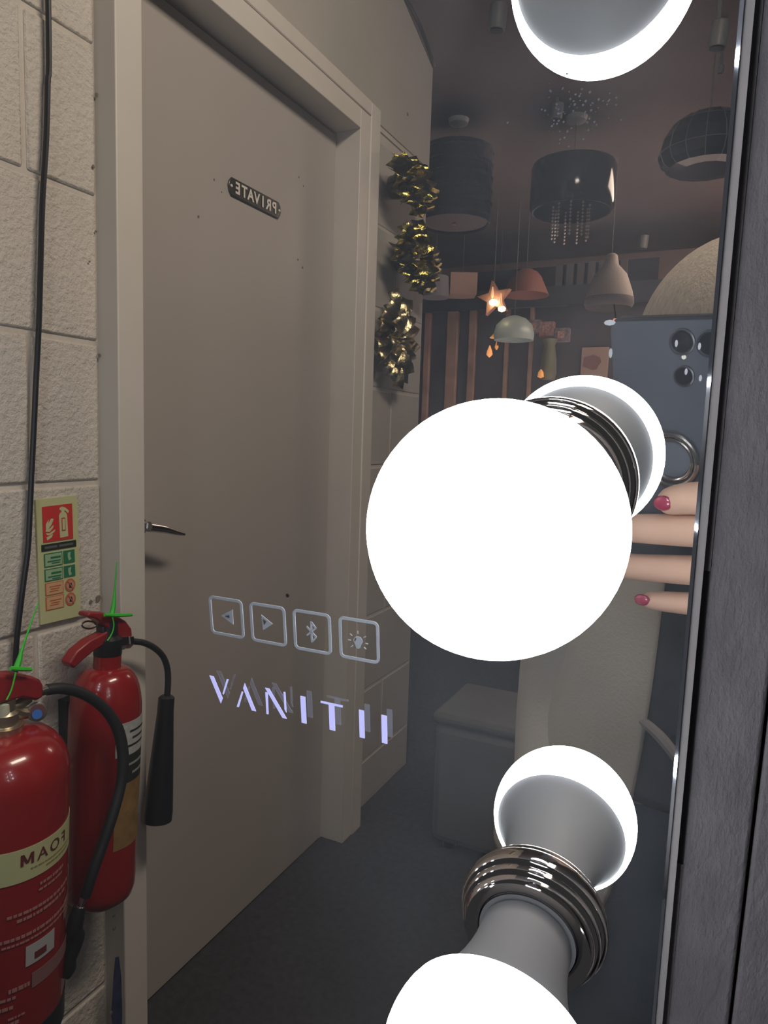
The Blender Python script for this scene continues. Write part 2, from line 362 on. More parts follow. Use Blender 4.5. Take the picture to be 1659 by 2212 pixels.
# valve body, handles
hx_ = -0.90
vb = B().lathe([(0.021, 0), (0.0225, 0.004), (0.0225, 0.03), (0.016, 0.036), (0.014, 0.06)], bot + ea * (L + 0.006), ea, 28).build('valve', black, ex)
B().box((hx_ - .009, top.y - .016, top.z + .02), (hx_ + .009, top.y + .02, top.z + .062)).build('valve_block', black, ex, bevel=.003)
hx = -0.90
def bar(pts, X, w, d):   # flat lever in the plane x = X, pts (px, py) centre line, half height w (list), thickness d
    P = [ax(x, y, X) for x, y in pts]; up = []; dn = []
    for i, p in enumerate(P):
        t = (P[min(i+1, len(P)-1)] - P[max(i-1, 0)]); t.x = 0; t.normalize(); n = V((0, -t.z, t.y)); up.append(p + n * w[i]); dn.append(p - n * w[i])
    return B().prism(up + dn[::-1], (d, 0, 0))
hb = bar([(168, 1324), (185, 1325), (204, 1331), (222, 1341), (240, 1354), (252, 1366), (256, 1376)], hx - 0.012, [.0035, .005, .0085, .013, .015, .013, .009], 0.024)
hb.build('carry_handle', redp, ex, bevel=0.0025, label='red upper lever')
hb = bar([(134, 1434), (152, 1412), (178, 1391), (205, 1376), (228, 1360), (246, 1345)], hx - 0.011, [.007, .0105, .0105, .0095, .0085, .007], 0.022)
hb.build('squeeze_lever', redp, ex, bevel=0.003, label='red lower lever')
B().tube([ax(192 + 15 * math.cos(t), 1350 + 8 * math.sin(t), hx + .002) for t in [k * math.pi / 6 for k in range(13)]], 0.0016, 8).build('safety_pin', steel, ex, label='bright pull ring')
n0 = ax(245, 1388, hx + .004); n1 = ax(283, 1384, hx + .006)
B().lathe([(0.0135, 0), (0.0135, 0.022), (0.010, 0.024), (0.0125, 0.026), (0.0125, 0.034), (0.007, 0.036)], n0, n1 - n0, 6).build('hose_union', steel, ex, smooth=False)
hs = [(276, 1385), (292, 1386), (312, 1389), (334, 1400), (352, 1418), (361, 1442), (363, 1470), (361, 1505)]
B().tube([ax(x, y, hx + .006) for x, y in hs], 0.0056, 12).build('hose', rubber, ex)
t0, t1 = ax(360, 1502, hx + .006), ax(340, 1772, hx + .012)
hl = (t1 - t0).length
B().lathe([(0.010, 0), (0.0145, 0.004), (0.0148, .03), (0.018, hl * .35), (0.0225, hl * .65), (0.0262, hl * .93), (0.0255, hl), (0.023, hl), (0.012, hl * .5)], t0, t1 - t0, 36).build('horn', black, ex, label='long black discharge horn')
def tag(par, spike, cross, loop, X):
    B().tube([ax(*p, X) for p in spike], [0.0046, 0.0038, 0.0016, 0.0007], 6, 2).build('green_tag', green, par, label='bright green seal tie')
    B().tube([ax(*p, X + .003) for p in cross], [0.003, 0.0034, 0.0024], 6, 2).build('green_tag', green, par, label='bright green seal tie')
    B().tube([ax(*p, X + .004) for p in loop], 0.0011, 6, 3).build('tie_band', green, par)
tag(ex, [(240, 1332), (245, 1310), (248, 1275), (252, 1214)], [(226, 1328), (255, 1329), (285, 1328)], [(243, 1334), (246, 1350), (242, 1368), (232, 1384)], hx + .016)
B().box((WX + .004, bot.y - .02, bot.z + .1), (bot.x - R2 + .012, bot.y + .02, bot.z + .34)).build('wall_bracket', black, ex)

# --- foam (nearer, at the picture's left edge)
top = ax(10, 1572, -0.862); bot = ax(2, 2185, -0.888)
ea = (top - bot).normalized(); L = (top - bot).length
ff = thing('fire_extinguisher', bot, 'wide red foam fire extinguisher with cream band and black hose, below the cable', 'fire extinguisher')
RF = 0.0835
cyl = B().lathe(shell(RF, 0.021, L - 0.004, 0.062, 0.010, 0.012), bot, ea, 64).build('cylinder', red, ff)
B().lathe([(RF + .001, -.02), (RF + .001, .022), (RF - .01, .022)], bot, ea, 48).build('base_skirt', black, ff)
HB = L - 0.182
b = B(); sector(b, bot, ea, RF + .0004, -150, 72, HB, HB + .047, .0005, 60); band = b.build('cream_band', cream, cyl, label='cream band lettered FOAM')
dk = mat('maroon lettering', (.13, .02, .02), .5)
for ch, a in zip('MAOF', (-16, -2, 12, 25)):
    b = B(); wrapglyph(b, ch, bot, ea, RF + .0016, a, HB + .0225, .0235, .008); b.build('letter', dk, band, smooth=False)
def lines(m, specs, name='print_lines'):
    b = B(); rr = random.Random(3)
    for a0, a1, h, t in specs:
        a = a0
        while a < a1:
            w = rr.uniform(1.5, 5); sector(b, bot, ea, RF + .0012, a, min(a + w, a1), h, h + t, .0002, 2); a += w + rr.uniform(.5, 1.2)
    b.build(name, m, cyl, kind='stuff')
lines(mat('brown print', (.30, .24, .12), .5), [(-13, 38, HB + .014, .0022), (2, 34, HB + .0075, .0026)])
lines(mat('pink print on red', (.42, .20, .19), .5), [(-4, 26, HB - .016, .004), (-5, 24, HB - .024, .003), (-32, 38, HB - .048, .0042), (-24, 30, HB - .057, .0042),
      (-48, 40, HB - .082, .0045), (-36, 36, HB - .090, .003), (-30, -12, HB - .158, .006), (-52, -24, HB - .168, .004), (-60, -26, HB - .182, .005), (-30, -16, HB - .198, .003), (-44, -20, HB - .207, .005), (-50, -28, HB - .222, .004), (44, 60, HB - .02, .016), (44, 58, HB - .05, .006)])
b = B(); sector(b, bot, ea, RF + .001, -16, 14, HB - .128, HB - .098, .0003, 12); wp = b.build('white_pictogram', mat('grey white print', (.42, .42, .43), .5), cyl)
b = B(); sector(b, bot, ea, RF + .0016, -8, 4, HB - .122, HB - .112, .0003, 4); b.build('diamond', dk, wp)
b = B(); sector(b, bot, ea, RF + .001, 30, 58, HB - .105, HB - .075, .0003, 10); sector(b, bot, ea, RF + .001, -10, 52, HB - .165, HB - .142, .0003, 16); b.build('grey_print', mat('mauve print', (.24, .12, .12), .5), cyl)
# valve
B().lathe([(0.0225, 0), (0.0235, 0.003), (0.0235, 0.009), (0.0175, 0.011), (0.0175, .026), (0.013, .030), (.013, .045)], bot + ea * (L - .004), ea, 30).build('valve', brass, ff, label='dull brass valve neck')
B().lathe([(.0075, 0), (.0085, .003), (.0085, .018), (.006, .02)], ax(8, 1548, -.855), (0, 0, 1), 18).build('valve_cap', mat('pale cap', (.55, .55, .42), .4), ff)
B().prism([ax(x, y, -.875) for x, y in ((-60, 1452), (10, 1447), (40, 1453), (60, 1461), (66, 1472), (66, 1498), (52, 1506), (20, 1500), (-60, 1520))], (0.028, 0, 0)).build('carry_handle', redp, ff, bevel=.004)
B().tube([ax(x, y, -.862) for x, y in ((18, 1532), (40, 1522), (62, 1508))], [.0075, .008, .0075], 12).build('outlet', brass, ff)
B().lathe([(.0065, 0), (.0065, .027), (.0045, .029)], ax(66, 1502, -.858), ax(103, 1489, -.856) - ax(66, 1502, -.858), 16).build('hose_ferrule', steel, ff, label='bright hose ferrule')
B().tube([ax(x, y, -.862) for x, y in ((20, 1530), (45, 1540), (68, 1538))], [.009, .009, .0085], 10).build('gauge_mount', brass, ff)
g0 = ax(78, 1537, -.858)
B().lathe([(.0125, 0), (.0135, .002), (.0135, .008), (.011, .009)], g0, V((.75, -.35, .25)), 20).build('gauge', mat('gauge body', (.16, .15, .13), .4, metal=.6), ff)
B().lathe([(.0105, 0.0085), (.0105, .0098)], g0, V((.75, -.35, .25)), 20).build('gauge_face', mat('gauge dark', (.1, .03, .03), .4), ff)
B().lathe([(.0068, 0), (.0068, .0012)], ax(80, 1543, -.846), V((.75, -.35, .25)), 14).build('blue_dot', mat('blue sticker', (.02, .12, .42), .5), ff, label='small blue dot')
hs = [(101, 1490), (130, 1487), (165, 1493), (200, 1510), (232, 1538), (254, 1574), (264, 1614), (266, 1650), (262, 1690), (252, 1732), (238, 1778), (222, 1824), (206, 1868), (192, 1910), (184, 1935)]
hX = [-.856, -.852, -.848, -.842, -.835, -.828, -.822, -.818, -.815, -.812, -.81, -.81, -.81, -.812, -.815]
B().tube([ax(x, y, X) for (x, y), X in zip(hs, hX)], [.0082] * 5 + [.0088] * 3 + [.0082] * 7, 14).build('hose', rubber, ff, label='thick black foam hose')
B().lathe([(.0045, 0), (.0045, .018), (.0062, .019), (.0062, .027)], ax(184, 1930, -.814), ax(171, 1966, -.816) - ax(184, 1930, -.814), 14).build('nozzle_ferrule', steel, ff)
nz = [(172, 1958), (165, 1985), (160, 2012), (163, 2022), (158, 2045), (150, 2072), (148, 2092), (141, 2112)]
B().tube([ax(x, y, -.818) for x, y in nz], [.0095, .0115, .012, .0135, .012, .010, .0105, .006], 14).build('nozzle', black, ff)
tag(ff, [(34, 1448), (42, 1425), (50, 1395), (83, 1300)], [(23, 1444), (45, 1445), (68, 1446)], [(34, 1452), (30, 1470), (24, 1492), (14, 1512)], -.842)

# ================================================================== GOLD FOIL ROSETTES
def rosette(cy_, cz_, ry, rz, m, label, seed, depth=.075, npl=17):
    r = random.Random(seed)
    t = thing('foil_rosette', (WX, cy_, cz_ - rz), label, 'decoration', 'gold foil rosettes on the partition')
    for ring, (ri, ro, d0, d1) in enumerate(((.25, 1.0, .35, .9), (.12, .62, .75, 1.15))):
        n = npl if ring == 0 else 11
        for k in range(n):
            a = 2 * math.pi * (k + r.uniform(-.18, .18)) / n; w = math.pi / n * r.uniform(.85, 1.25); q = r.uniform(.82, 1.05)
            P = lambda rad, an, dx: V((WX + .006 + depth * dx, cy_ + ry * rad * math.cos(an), cz_ + rz * rad * math.sin(an)))
            b = B(); vs = []; rows = 6
            for i in range(rows):
                f = i / (rows - 1); rad = ri + (ro * q - ri) * f; dd = d0 + (d1 - d0) * math.sin(f * math.pi * .72); cr = .30 * (1 - .3 * f)
                wob = r.uniform(-.08, .08)
                vs += [P(rad, a - w, dd - cr), P(rad * 1.0, a - w * .5, dd - cr * .1 + wob), P(rad * (1.02 + .05 * (i == rows - 1)), a, dd + .12 + wob * .5), P(rad, a + w * .5, dd - cr * .15), P(rad, a + w, dd - cr)]
            fs = [(i*5+j, i*5+j+1, (i+1)*5+j+1, (i+1)*5+j) for i in range(rows - 1) for j in range(4)]
            b.add(vs, fs); o = b.build('foil_leaf', m, t, ang=50)
            so = o.modifiers.new('thick', 'SOLIDIFY'); so.thickness = .0012
    B().lathe([(ry * .22, 0), (ry * .24, .3 * depth), (ry * .12, .75 * depth)], (WX + .004, cy_, cz_), (1, 0, 0), 14).build('hub', mat('dark foil', (.10, .085, .04), .3, metal=.9), t)
    return t
rosette(2.03, 1.732, .175, .108, gold, 'large shiny gold foil rosette in the middle, near the partition edge', 4, .085)
rosette(1.965, 1.928, .15, .080, gold, 'gold foil rosette uppermost of the three on the partition', 9, .095, 11)
rosette(1.95, 1.475, .14, .138, goldd, 'duller gold foil rosette, lowest of the three on the partition', 12, .06)

# ================================================================== MIRROR AND DISPLAY BOARD
mir = thing('vanity_mirror', mw(-.25, 0, -.45), 'tall frameless vanity mirror with touch buttons and lit lettering, mounted on dark boards', 'mirror')
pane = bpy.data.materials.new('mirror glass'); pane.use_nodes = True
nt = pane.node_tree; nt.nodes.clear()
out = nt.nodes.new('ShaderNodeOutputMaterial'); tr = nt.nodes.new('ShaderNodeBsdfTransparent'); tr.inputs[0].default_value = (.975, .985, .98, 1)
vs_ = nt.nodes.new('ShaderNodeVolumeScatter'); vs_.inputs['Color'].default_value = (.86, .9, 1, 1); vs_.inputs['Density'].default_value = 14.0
# thin dust film, with patchy haze added along the bulb column to imitate glow
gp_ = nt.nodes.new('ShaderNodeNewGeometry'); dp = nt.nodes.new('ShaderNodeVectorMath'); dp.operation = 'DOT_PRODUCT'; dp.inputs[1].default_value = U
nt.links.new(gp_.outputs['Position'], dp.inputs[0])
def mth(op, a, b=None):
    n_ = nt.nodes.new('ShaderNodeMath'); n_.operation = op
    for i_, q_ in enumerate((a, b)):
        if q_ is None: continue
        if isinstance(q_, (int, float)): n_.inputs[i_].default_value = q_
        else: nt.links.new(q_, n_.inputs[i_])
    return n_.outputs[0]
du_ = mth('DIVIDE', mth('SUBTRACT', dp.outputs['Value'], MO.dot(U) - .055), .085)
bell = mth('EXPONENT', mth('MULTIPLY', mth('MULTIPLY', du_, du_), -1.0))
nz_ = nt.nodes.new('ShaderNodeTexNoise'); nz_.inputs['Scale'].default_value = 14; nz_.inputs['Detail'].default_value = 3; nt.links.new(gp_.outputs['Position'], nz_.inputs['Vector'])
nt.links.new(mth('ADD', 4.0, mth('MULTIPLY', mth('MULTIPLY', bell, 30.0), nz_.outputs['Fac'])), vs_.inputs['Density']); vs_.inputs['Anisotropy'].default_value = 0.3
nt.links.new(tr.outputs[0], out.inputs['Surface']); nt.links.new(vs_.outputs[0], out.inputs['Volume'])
MM = lambda p: mw(*p)
UL, VB, VT = -.745, -.47, .36
B().box((UL, 0, VB), (-.0008, .004, VT), MM).build('glass', pane, mir, smooth=False, label='dusty mirror glass with added glow haze along the bulbs')
# bevelled polished edge and thin metal rim
bev = mat('polished bevel', (.80, .84, .92), .05, metal=1.0)
B().prism([mw(-.0009, .0004, VB), mw(.0001, -.0000, VB), mw(.0001, .0045, VB), mw(-.0009, .0045, VB)], K * (VT - VB)).build('bevel', bev, mir, smooth=False)
rim = mat('rim', (.30, .275, .27), .5, bump=.2, bscale=90, var=.1, vscale=20)
B().box((.0001, .001, VB), (.0025, .012, VT), MM).build('rim', rim, mir, smooth=False)
for a, b_ in (((UL, .004, VB - .004), (.0025, .012, VB)), ((UL, .004, VT), (.0025, .012, VT + .004)), ((UL - .004, .001, VB), (UL, .012, VT))):
    B().box(a, b_, MM).build('rim', rim, mir, smooth=False)
wood = mat('dark board', (.150, .136, .142), .62, bump=.7, bscale=170, var=.14, vscale=40, stretch=(3, 3, 1.2), bdist=.0012)
db = struct('wall_front', mw(.2, .01, -.5))
def plank(u0, u1, v0, v1, n0=.005, n1=.02):
    B().box((u0, n0, v0), (u1, n1, v1), MM).build('board', wood, db, bevel=.0012)
plank(.0043, .0226, -.99, .7); plank(.0236, .20, -.99, .7, .0056); plank(.2015, .42, -.99, .7); plank(.4215, .75, -.99, .7)
B().box((.0025, .0065, -.1668), (.0045, .02, -.066), MM).build('shadow_gap', mat('gap', (.07, .07, .075), .8), db)
B().box((.0025, .0055, -.99), (.0044, .02, -.1668), MM).build('filler_strip', wood, db)
B().box((.0025, .0052, -.066), (.0044, .02, .7), MM).build('filler_strip', wood, db)
B().box((.0045, .012, -.99), (.75, .024, .7), MM).build('backing', mat('backing', (.02, .02, .022), .8), db)
for i in range(4): plank(UL - .004 + i * .158, UL - .0055 + (i + 1) * .158, VT + .005, .7)
for i in range(4): plank(UL - .004 + i * .158, UL - .0055 + (i + 1) * .158, -.99, VB - .005)
plank(UL - .21, UL - .0055, -.99, .7)

# touch buttons with their icons
etch = mat('etched glass', (.36, .38, .42), .6, emit=((.62, .70, .85), .05))
def rring(u0, v1, s, w, rad=.0022, n=5):
    def rr_(i):
        pts = []
        for cx_, cy_, a0 in ((u0+s-rad, v1-rad, 0), (u0+rad, v1-rad, 90), (u0+rad, v1-s+rad, 180), (u0+s-rad, v1-s+rad, 270)):
            for k in range(n + 1):
                a = math.radians(a0 + 90 * k / n); pts.append((cx_ + (rad - i) * math.cos(a), cy_ + (rad - i) * math.sin(a)))
        return pts
    o, i_ = rr_(0), rr_(w); m = len(o); b = B()
    b.add([mw(x, -.0004, y) for x, y in o] + [mw(x, -.0004, y) for x, y in i_] + [mw(x, 0, y) for x, y in o] + [mw(x, 0, y) for x, y in i_],
          [(k, (k+1) % m, m + (k+1) % m, m + k) for k in range(m)] + [(2*m+k, 2*m+(k+1) % m, 3*m + (k+1) % m, 3*m + k) for k in range(m)] + [(k, (k+1) % m, 2*m+(k+1) % m, 2*m+k) for k in range(m)] + [(m+k, m+(k+1) % m, 3*m+(k+1) % m, 3*m+k) for k in range(m)])
    return b
def flat(par, name, m, polys, n=-.0004):
    b = B()
    for q in polys: b.prism([mw(x / 1000, n, y / 1000) for x, y in q], N * .0003)
    return b.build(name, m, par, smooth=False)
def seg(x0, y0, x1, y1, w=.5):
    d = V((x1 - x0, y1 - y0)).normalized() * w / 2; return [(x0 - d.y, y0 + d.x), (x1 - d.y, y1 + d.x), (x1 + d.y, y1 - d.x), (x0 + d.y, y0 - d.x)]
btn = [rring(-.17716 + k * .0198, -.09616, .01645, .0011).build('touch_button', etch, mir, smooth=False) for k in range(4)]
for o, l in zip(btn, ('button outline around a left-pointing triangle', 'button outline around a right-pointing triangle', 'button outline around the wireless symbol', 'button outline around a light bulb symbol')): o['label'] = l
flat(btn[0], 'icon', etch, [[(-171.4, -104.0), (-165.6, -100.7), (-165.7, -107.1)]])
flat(btn[0], 'icon', mat('icon dark', (.10, .09, .08), .5), [[(-169.3, -103.9), (-167.2, -103.2), (-167.2, -104.3)]], -.0008)
flat(btn[1], 'icon', etch, [[(-146.9, -103.95), (-151.9, -100.8), (-151.5, -107.2)]])
flat(btn[1], 'icon', MATS['icon dark'], [[(-150.9, -102.4), (-149.6, -103.2), (-150.5, -104.6)]], -.0008)
flat(btn[2], 'icon', etch, [seg(-129.6, -100.3, -129.6, -108.6, .7), seg(-129.6, -100.4, -127.6, -102.6, .7), seg(-127.6, -102.6, -131.6, -106.1, .7), seg(-131.6, -102.5, -127.6, -106.2, .7), seg(-127.6, -106.2, -129.6, -108.5, .7)])
bc = (-109.9, -105.0)
pear = [(bc[0] + 1.9 * math.cos(a) * (1 if math.sin(a) > -.3 else .72), bc[1] + (2.0 if math.sin(a) > 0 else 2.9) * math.sin(a)) for a in [k * math.pi / 9 for k in range(18)]]
flat(btn[3], 'icon', etch, [pear] + [seg(bc[0] + 3.0 * math.cos(a), bc[1] + 3.0 * math.sin(a), bc[0] + 4.1 * math.cos(a), bc[1] + 4.1 * math.sin(a), .32) for a in [math.radians(d) for d in (-38, -5, 38, 90, 180, 222, 142)]])
flat(btn[3], 'icon', MATS['icon dark'], [[(-111.2, -104.6), (-110.6, -103.6), (-110.4, -104.0), (-110.9, -105.0)]], -.0008)
flat(mir, 'sensor_dot', mat('sensor', (.03, .025, .03), .5), [[(-139.4 + .75 * math.cos(a), -91.2 + .75 * math.sin(a)) for a in [k * math.pi / 6 for k in range(12)]]])
# backlit letters V A N I T I I and their faint second image in the glass
LT = [('V', [[(-180.0, -132.0), (-177.9, -132.0), (-174.1, -141.2), (-175.2, -143.7)], [(-171.2, -132.0), (-170.3, -132.0), (-173.4, -139.3), (-173.9, -139.0)]]),
      ('A', [[(-163.2, -134.4), (-162.3, -132.0), (-157.6, -143.6), (-159.6, -143.6)], [(-164.0, -136.0), (-163.4, -136.3), (-166.1, -143.5), (-167.1, -143.5)]]),
      ('N', [[(-152.4, -132.1), (-150.4, -132.1), (-142.9, -143.7), (-144.9, -143.7)], [(-152.4, -134.0), (-151.3, -134.0), (-151.6, -143.6), (-152.5, -143.6)], [(-143.7, -132.1), (-142.9, -132.1), (-142.9, -141.0), (-143.7, -139.7)]]),
      ('I', [[(-136.0, -132.3), (-133.8, -132.3), (-133.8, -143.8), (-136.0, -143.8)]]),
      ('T', [[(-126.9, -132.5), (-117.4, -132.5), (-117.4, -133.3), (-126.9, -133.3)], [(-123.4, -133.2), (-121.0, -133.2), (-121.0, -144.0), (-123.4, -144.0)]]),
      ('I', [[(-110.4, -132.7), (-108.3, -132.7), (-108.3, -144.2), (-110.4, -144.2)]]),
      ('I', [[(-101.1, -132.8), (-98.9, -132.8), (-98.9, -144.3), (-101.1, -144.3)]])]
lit = mat('lit letter', (.12, .12, .2), .5, emit=((.50, .51, .95), .92))
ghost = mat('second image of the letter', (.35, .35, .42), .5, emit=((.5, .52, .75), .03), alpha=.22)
for ch, polys in LT:
    lo = flat(mir, 'letter', lit, polys, -.0003)
    flat(lo, 'letter_reflection', ghost, polys, .0045)
# smeared dust under the topmost bulb image
rr = random.Random(5); b = B()
for k in range(90):
    c = ap(1235 + rr.gauss(0, 38), 232 + rr.gauss(0, 30), mw(0, -.0005, 0), N); q = rr.uniform(.00012, .0004)
    b.prism([c + U * (q * math.cos(t)) + K * (q * math.sin(t)) for t in (0, 1.5, 3.1, 4.6)], N * .0003)
b.build('dust_specks', mat('dust film', (.10, .11, .13), .7), mir, smooth=False, kind='stuff')
# specks of dirt on the glass
for (px, py, a, b_) in [(1317, 697, .0016, .0008), (1319, 763, .0005, .0014), (1461, 742, .0004, .001), (1511, 748, .0004, .001), (1482, 803, .0004, .0009), (1513, 817, .0004, .0009)]:
    c = ap(px, py, mw(0, -.0005, 0), N); B().prism([c + U * (a * math.cos(t)) + K * (b_ * math.sin(t)) for t in [k * math.pi / 4 for k in range(8)]], N * .0004).build('dust_speck', mat('dust', (.6, .62, .65), .7), mir)

# ------------------------------------------------------------------ bulbs: each as mounted, and its image in the glass
uB = -.04274; vB = (-.04173, -.20051, .11795)
coll = [(.0150, .0), (.0262, .0), (.0262, .0024), (.0256, .0036), (.0246, .0042), (.0246, .0062), (.0240, .0072), (.0230, .0078), (.0228, .0092), (.0218, .0106), (.0192, .0108), (.0174, .0098), (.0170, .0050), (.0168, .0005)]
neckp = [(.0100, .0005), (.0169, .0010), (.0169, .0098), (.0161, .0100), (.0150, .0101), (.0150, .0107), (.0157, .0112), (.0157, .0150), (.0160, .0200), (.0168, .0255), (.0181, .0310), (.0200, .0370), (.0224, .0430), (.0258, .0482), (.0266, .0492), (.0266, .0500)]
a_r = math.asin((.04938 - .05906) / .030)
domep = [(.0200, .0496), (.0283, .0494)] + [(.030 * math.cos(t), .05906 + .030 * math.sin(t)) for t in [a_r + (math.pi/2 - a_r) * k / 22 for k in range(1, 23)]]
BULBS = []
vg = [('middle', 'round lit bulb at mid height of the mirror, brightest and whole in view'), ('low', 'round lit bulb at the foot of the picture, with grey neck and chrome collar'), ('high', 'round lit bulb highest on the mirror')]
rl = ['mirror image of the mid-height bulb, grey back with a thin white rim', 'mirror image of the lowest bulb, grey cone under a white crescent', 'mirror image of the highest bulb, cut by the top of the picture']
for (nm, lab), v, r_ in zip(vg, vB, rl):
    for s, label in ((-1, lab), (1, r_)):
        o = mw(uB, .0 if s < 0 else .0, v)
        t = thing('light_bulb', o + N * s * .03, label, 'light bulb')
        B().lathe(neckp, o, N * s, 64).build('housing', housing, t)
        B().lathe(domep, o, N * s, 64).build('diffuser', bulbw, t, label='white glowing dome')
        B().lathe(coll, o, N * s, 64).build('socket_collar', chrome, t, label='stepped chrome collar')

# the matching column along the mirror's other edge, left of the picture (it lights the block wall)
for k, v in enumerate((.11795, -.04173, -.20051)):
    for s in (-1, 1):
        o = mw(-.70, 0, v)
        t = thing('light_bulb', o + N * s * .03, ('round lit bulb' if s < 0 else 'mirror image of a round lit bulb') + ' on the far left edge of the mirror, ' + ('highest', 'middle', 'lowest')[k], 'light bulb')
        B().lathe(neckp, o, N * s, 32).build('housing', housing, t)
        B().lathe(domep, o, N * s, 32).build('diffuser', bulbw, t)
        B().lathe(coll, o, N * s, 32).build('socket_collar', chrome, t)

# ================================================================== PHONE AND PERSON (as the mirror shows them)
def rf(w): return w - N * (2 * w.dot(N))
PA, PB, PC = rf(RGT), rf(UPV), rf(FWD)      # phone: right, up, the way its lenses look
CV = CAM + N * 0.4251
def ph(a, b, c): return CV + PA * a + PB * b + PC * c
phone = thing('phone', ph(-.026, -.147, -.012), 'dark blue grey smartphone held up with lenses facing the mirror', 'phone')
pmat = mat('phone back', (.065, .070, .085), .32, spec=.4); pside = mat('phone side', (.02, .022, .028), .35)
W0, W1, H0, H1 = -.0640, .0125, -.148, .0125
def rrect(a0, a1, b0, b1, r, c, n=6):
    pts = []
    for x, y, s in ((a1-r, b1-r, 0), (a0+r, b1-r, 90), (a0+r, b0+r, 180), (a1-r, b0+r, 270)):
        for k in range(n+1): t = math.radians(s + 90*k/n); pts.append(ph(x + r*math.cos(t), y + r*math.sin(t), c))
    return pts
B().prism(rrect(W0, W1, H0, H1, .006, -.0105), PC * .008).build('case', pside, phone, bevel=.0015)
B().prism(rrect(W0 + .0008, W1 - .0008, H0 + .0008, H1 - .0018, .0055, -.0026), PC * .0008).build('back_cover', pmat, phone, bevel=.0004)
B().prism(rrect(W0 + .003, W1 - .003, H0 + .004, H1 - .004, .004, -.0112), PC * .0008).build('screen', mat('phone screen', (.02, .02, .025), .1), phone)
lensm = mat('lens glass', (.008, .009, .012), .08)
def onback(px, py, c=-.0018): return ap(px, py, ph(0, 0, c), PC)
for px, py, r in ((1474, 738, .0068), (1534, 742, .0068), (1478, 812, .0055)):
    o = onback(px, py)
    le = B().lathe([(r + .0008, 0), (r + .0008, .0009), (r, .0012), (r * .92, .0006)], o, PC, 30).build('lens', mat('lens rim', (.03, .032, .04), .35), phone)
    B().lathe([(r * .9, .0006), (r * .85, .0011)], o, PC, 24).build('lens_glass', lensm, le)
B().lathe([(.0014, 0), (.0013, .0006)], onback(1478, 771), PC, 14).build('flash', mat('flash', (.75, .72, .6), .4), phone)
rc = onback(1452, 992)
E1 = PA.copy(); E2 = PB.copy()
ringg = mat('ring metal', (.55, .50, .47), .2, metal=1.0)
B().tube([rc + (E1 * math.cos(t) + E2 * math.sin(t)) * .0165 + PC * .002 for t in [2*math.pi*k/40 for k in range(41)]], .0016, 10, 0).build('grip_ring', ringg, phone, label='silver finger ring on the phone back')
B().tube([rc + (E1 * math.cos(t) + E2 * math.sin(t)) * .0130 + PC * .001 for t in [2*math.pi*k/40 for k in range(41)]], .0013, 10, 0).build('grip_ring', ringg, phone)
B().lathe([(.0112, 0), (.0112, .0006)], rc, PC, 30).build('ring_base', mat('ring base', (.09, .10, .12), .35), phone)

def skinmesh(nodes, edges, sub=2):
    """nodes: list of (pos, radius); returns verts, faces after skin + subsurf"""
    me = bpy.data.meshes.new('sk'); me.from_pydata([tuple(p) for p, r in nodes], edges, []); o = bpy.data.objects.new('sk', me); S.collection.objects.link(o)
    sk = o.modifiers.new('s', 'SKIN'); sk.use_smooth_shade = True; sk.branch_smoothing = .6
    bpy.context.view_layer.update()
    for v, (p, r) in zip(me.skin_vertices[0].data, nodes): v.radius = r if isinstance(r, tuple) else (r, r)
    me.skin_vertices[0].data[0].use_root = True
    sb = o.modifiers.new('ss', 'SUBSURF'); sb.levels = sub; sb.render_levels = sub
    ev = o.evaluated_get(bpy.context.evaluated_depsgraph_get()); m2 = bpy.data.meshes.new_from_object(ev)
    vs = [v.co.copy() for v in m2.vertices]; fs = [tuple(p.vertices) for p in m2.polygons]
    bpy.data.objects.remove(o); bpy.data.meshes.remove(m2)
    return vs, fs
def ellipsoid(b, c, rx, ry, rz, nu=28, nv=18, fn=None, zmin=-1):
    vs = []; fs = []
    for j in range(nv + 1):
        z = max(zmin, -1 + 0) if False else None
        ph_ = math.pi * j / nv
        for i in range(nu):
            t = 2*math.pi*i/nu; d = V((math.sin(ph_)*math.cos(t), math.sin(ph_)*math.sin(t), math.cos(ph_)))
            k = fn(d) if fn else 1
            vs.append(V(c) + V((d.x*rx, d.y*ry, d.z*rz)) * k)
    for j in range(nv):
        for i in range(nu): k = (i+1) % nu; fs.append((j*nu+i, (j+1)*nu+i, (j+1)*nu+k, j*nu+k))
    return b.add(vs, fs)

HC = V((.004, .815, 1.275)); SHL = V((-.145, .85, 1.085)); SHR = V((.175, .845, 1.075)); PEL = V((.01, .88, .76))
pr = thing('person', V((.01, .88, 0)), 'person in a beige coat over dark clothes, photographing the mirror with a phone', 'person')
skin = mat('skin', (.62, .38, .27), .5, var=.04, vscale=30); nail = mat('red nail varnish', (.36, .035, .08), .25, coat=.6)
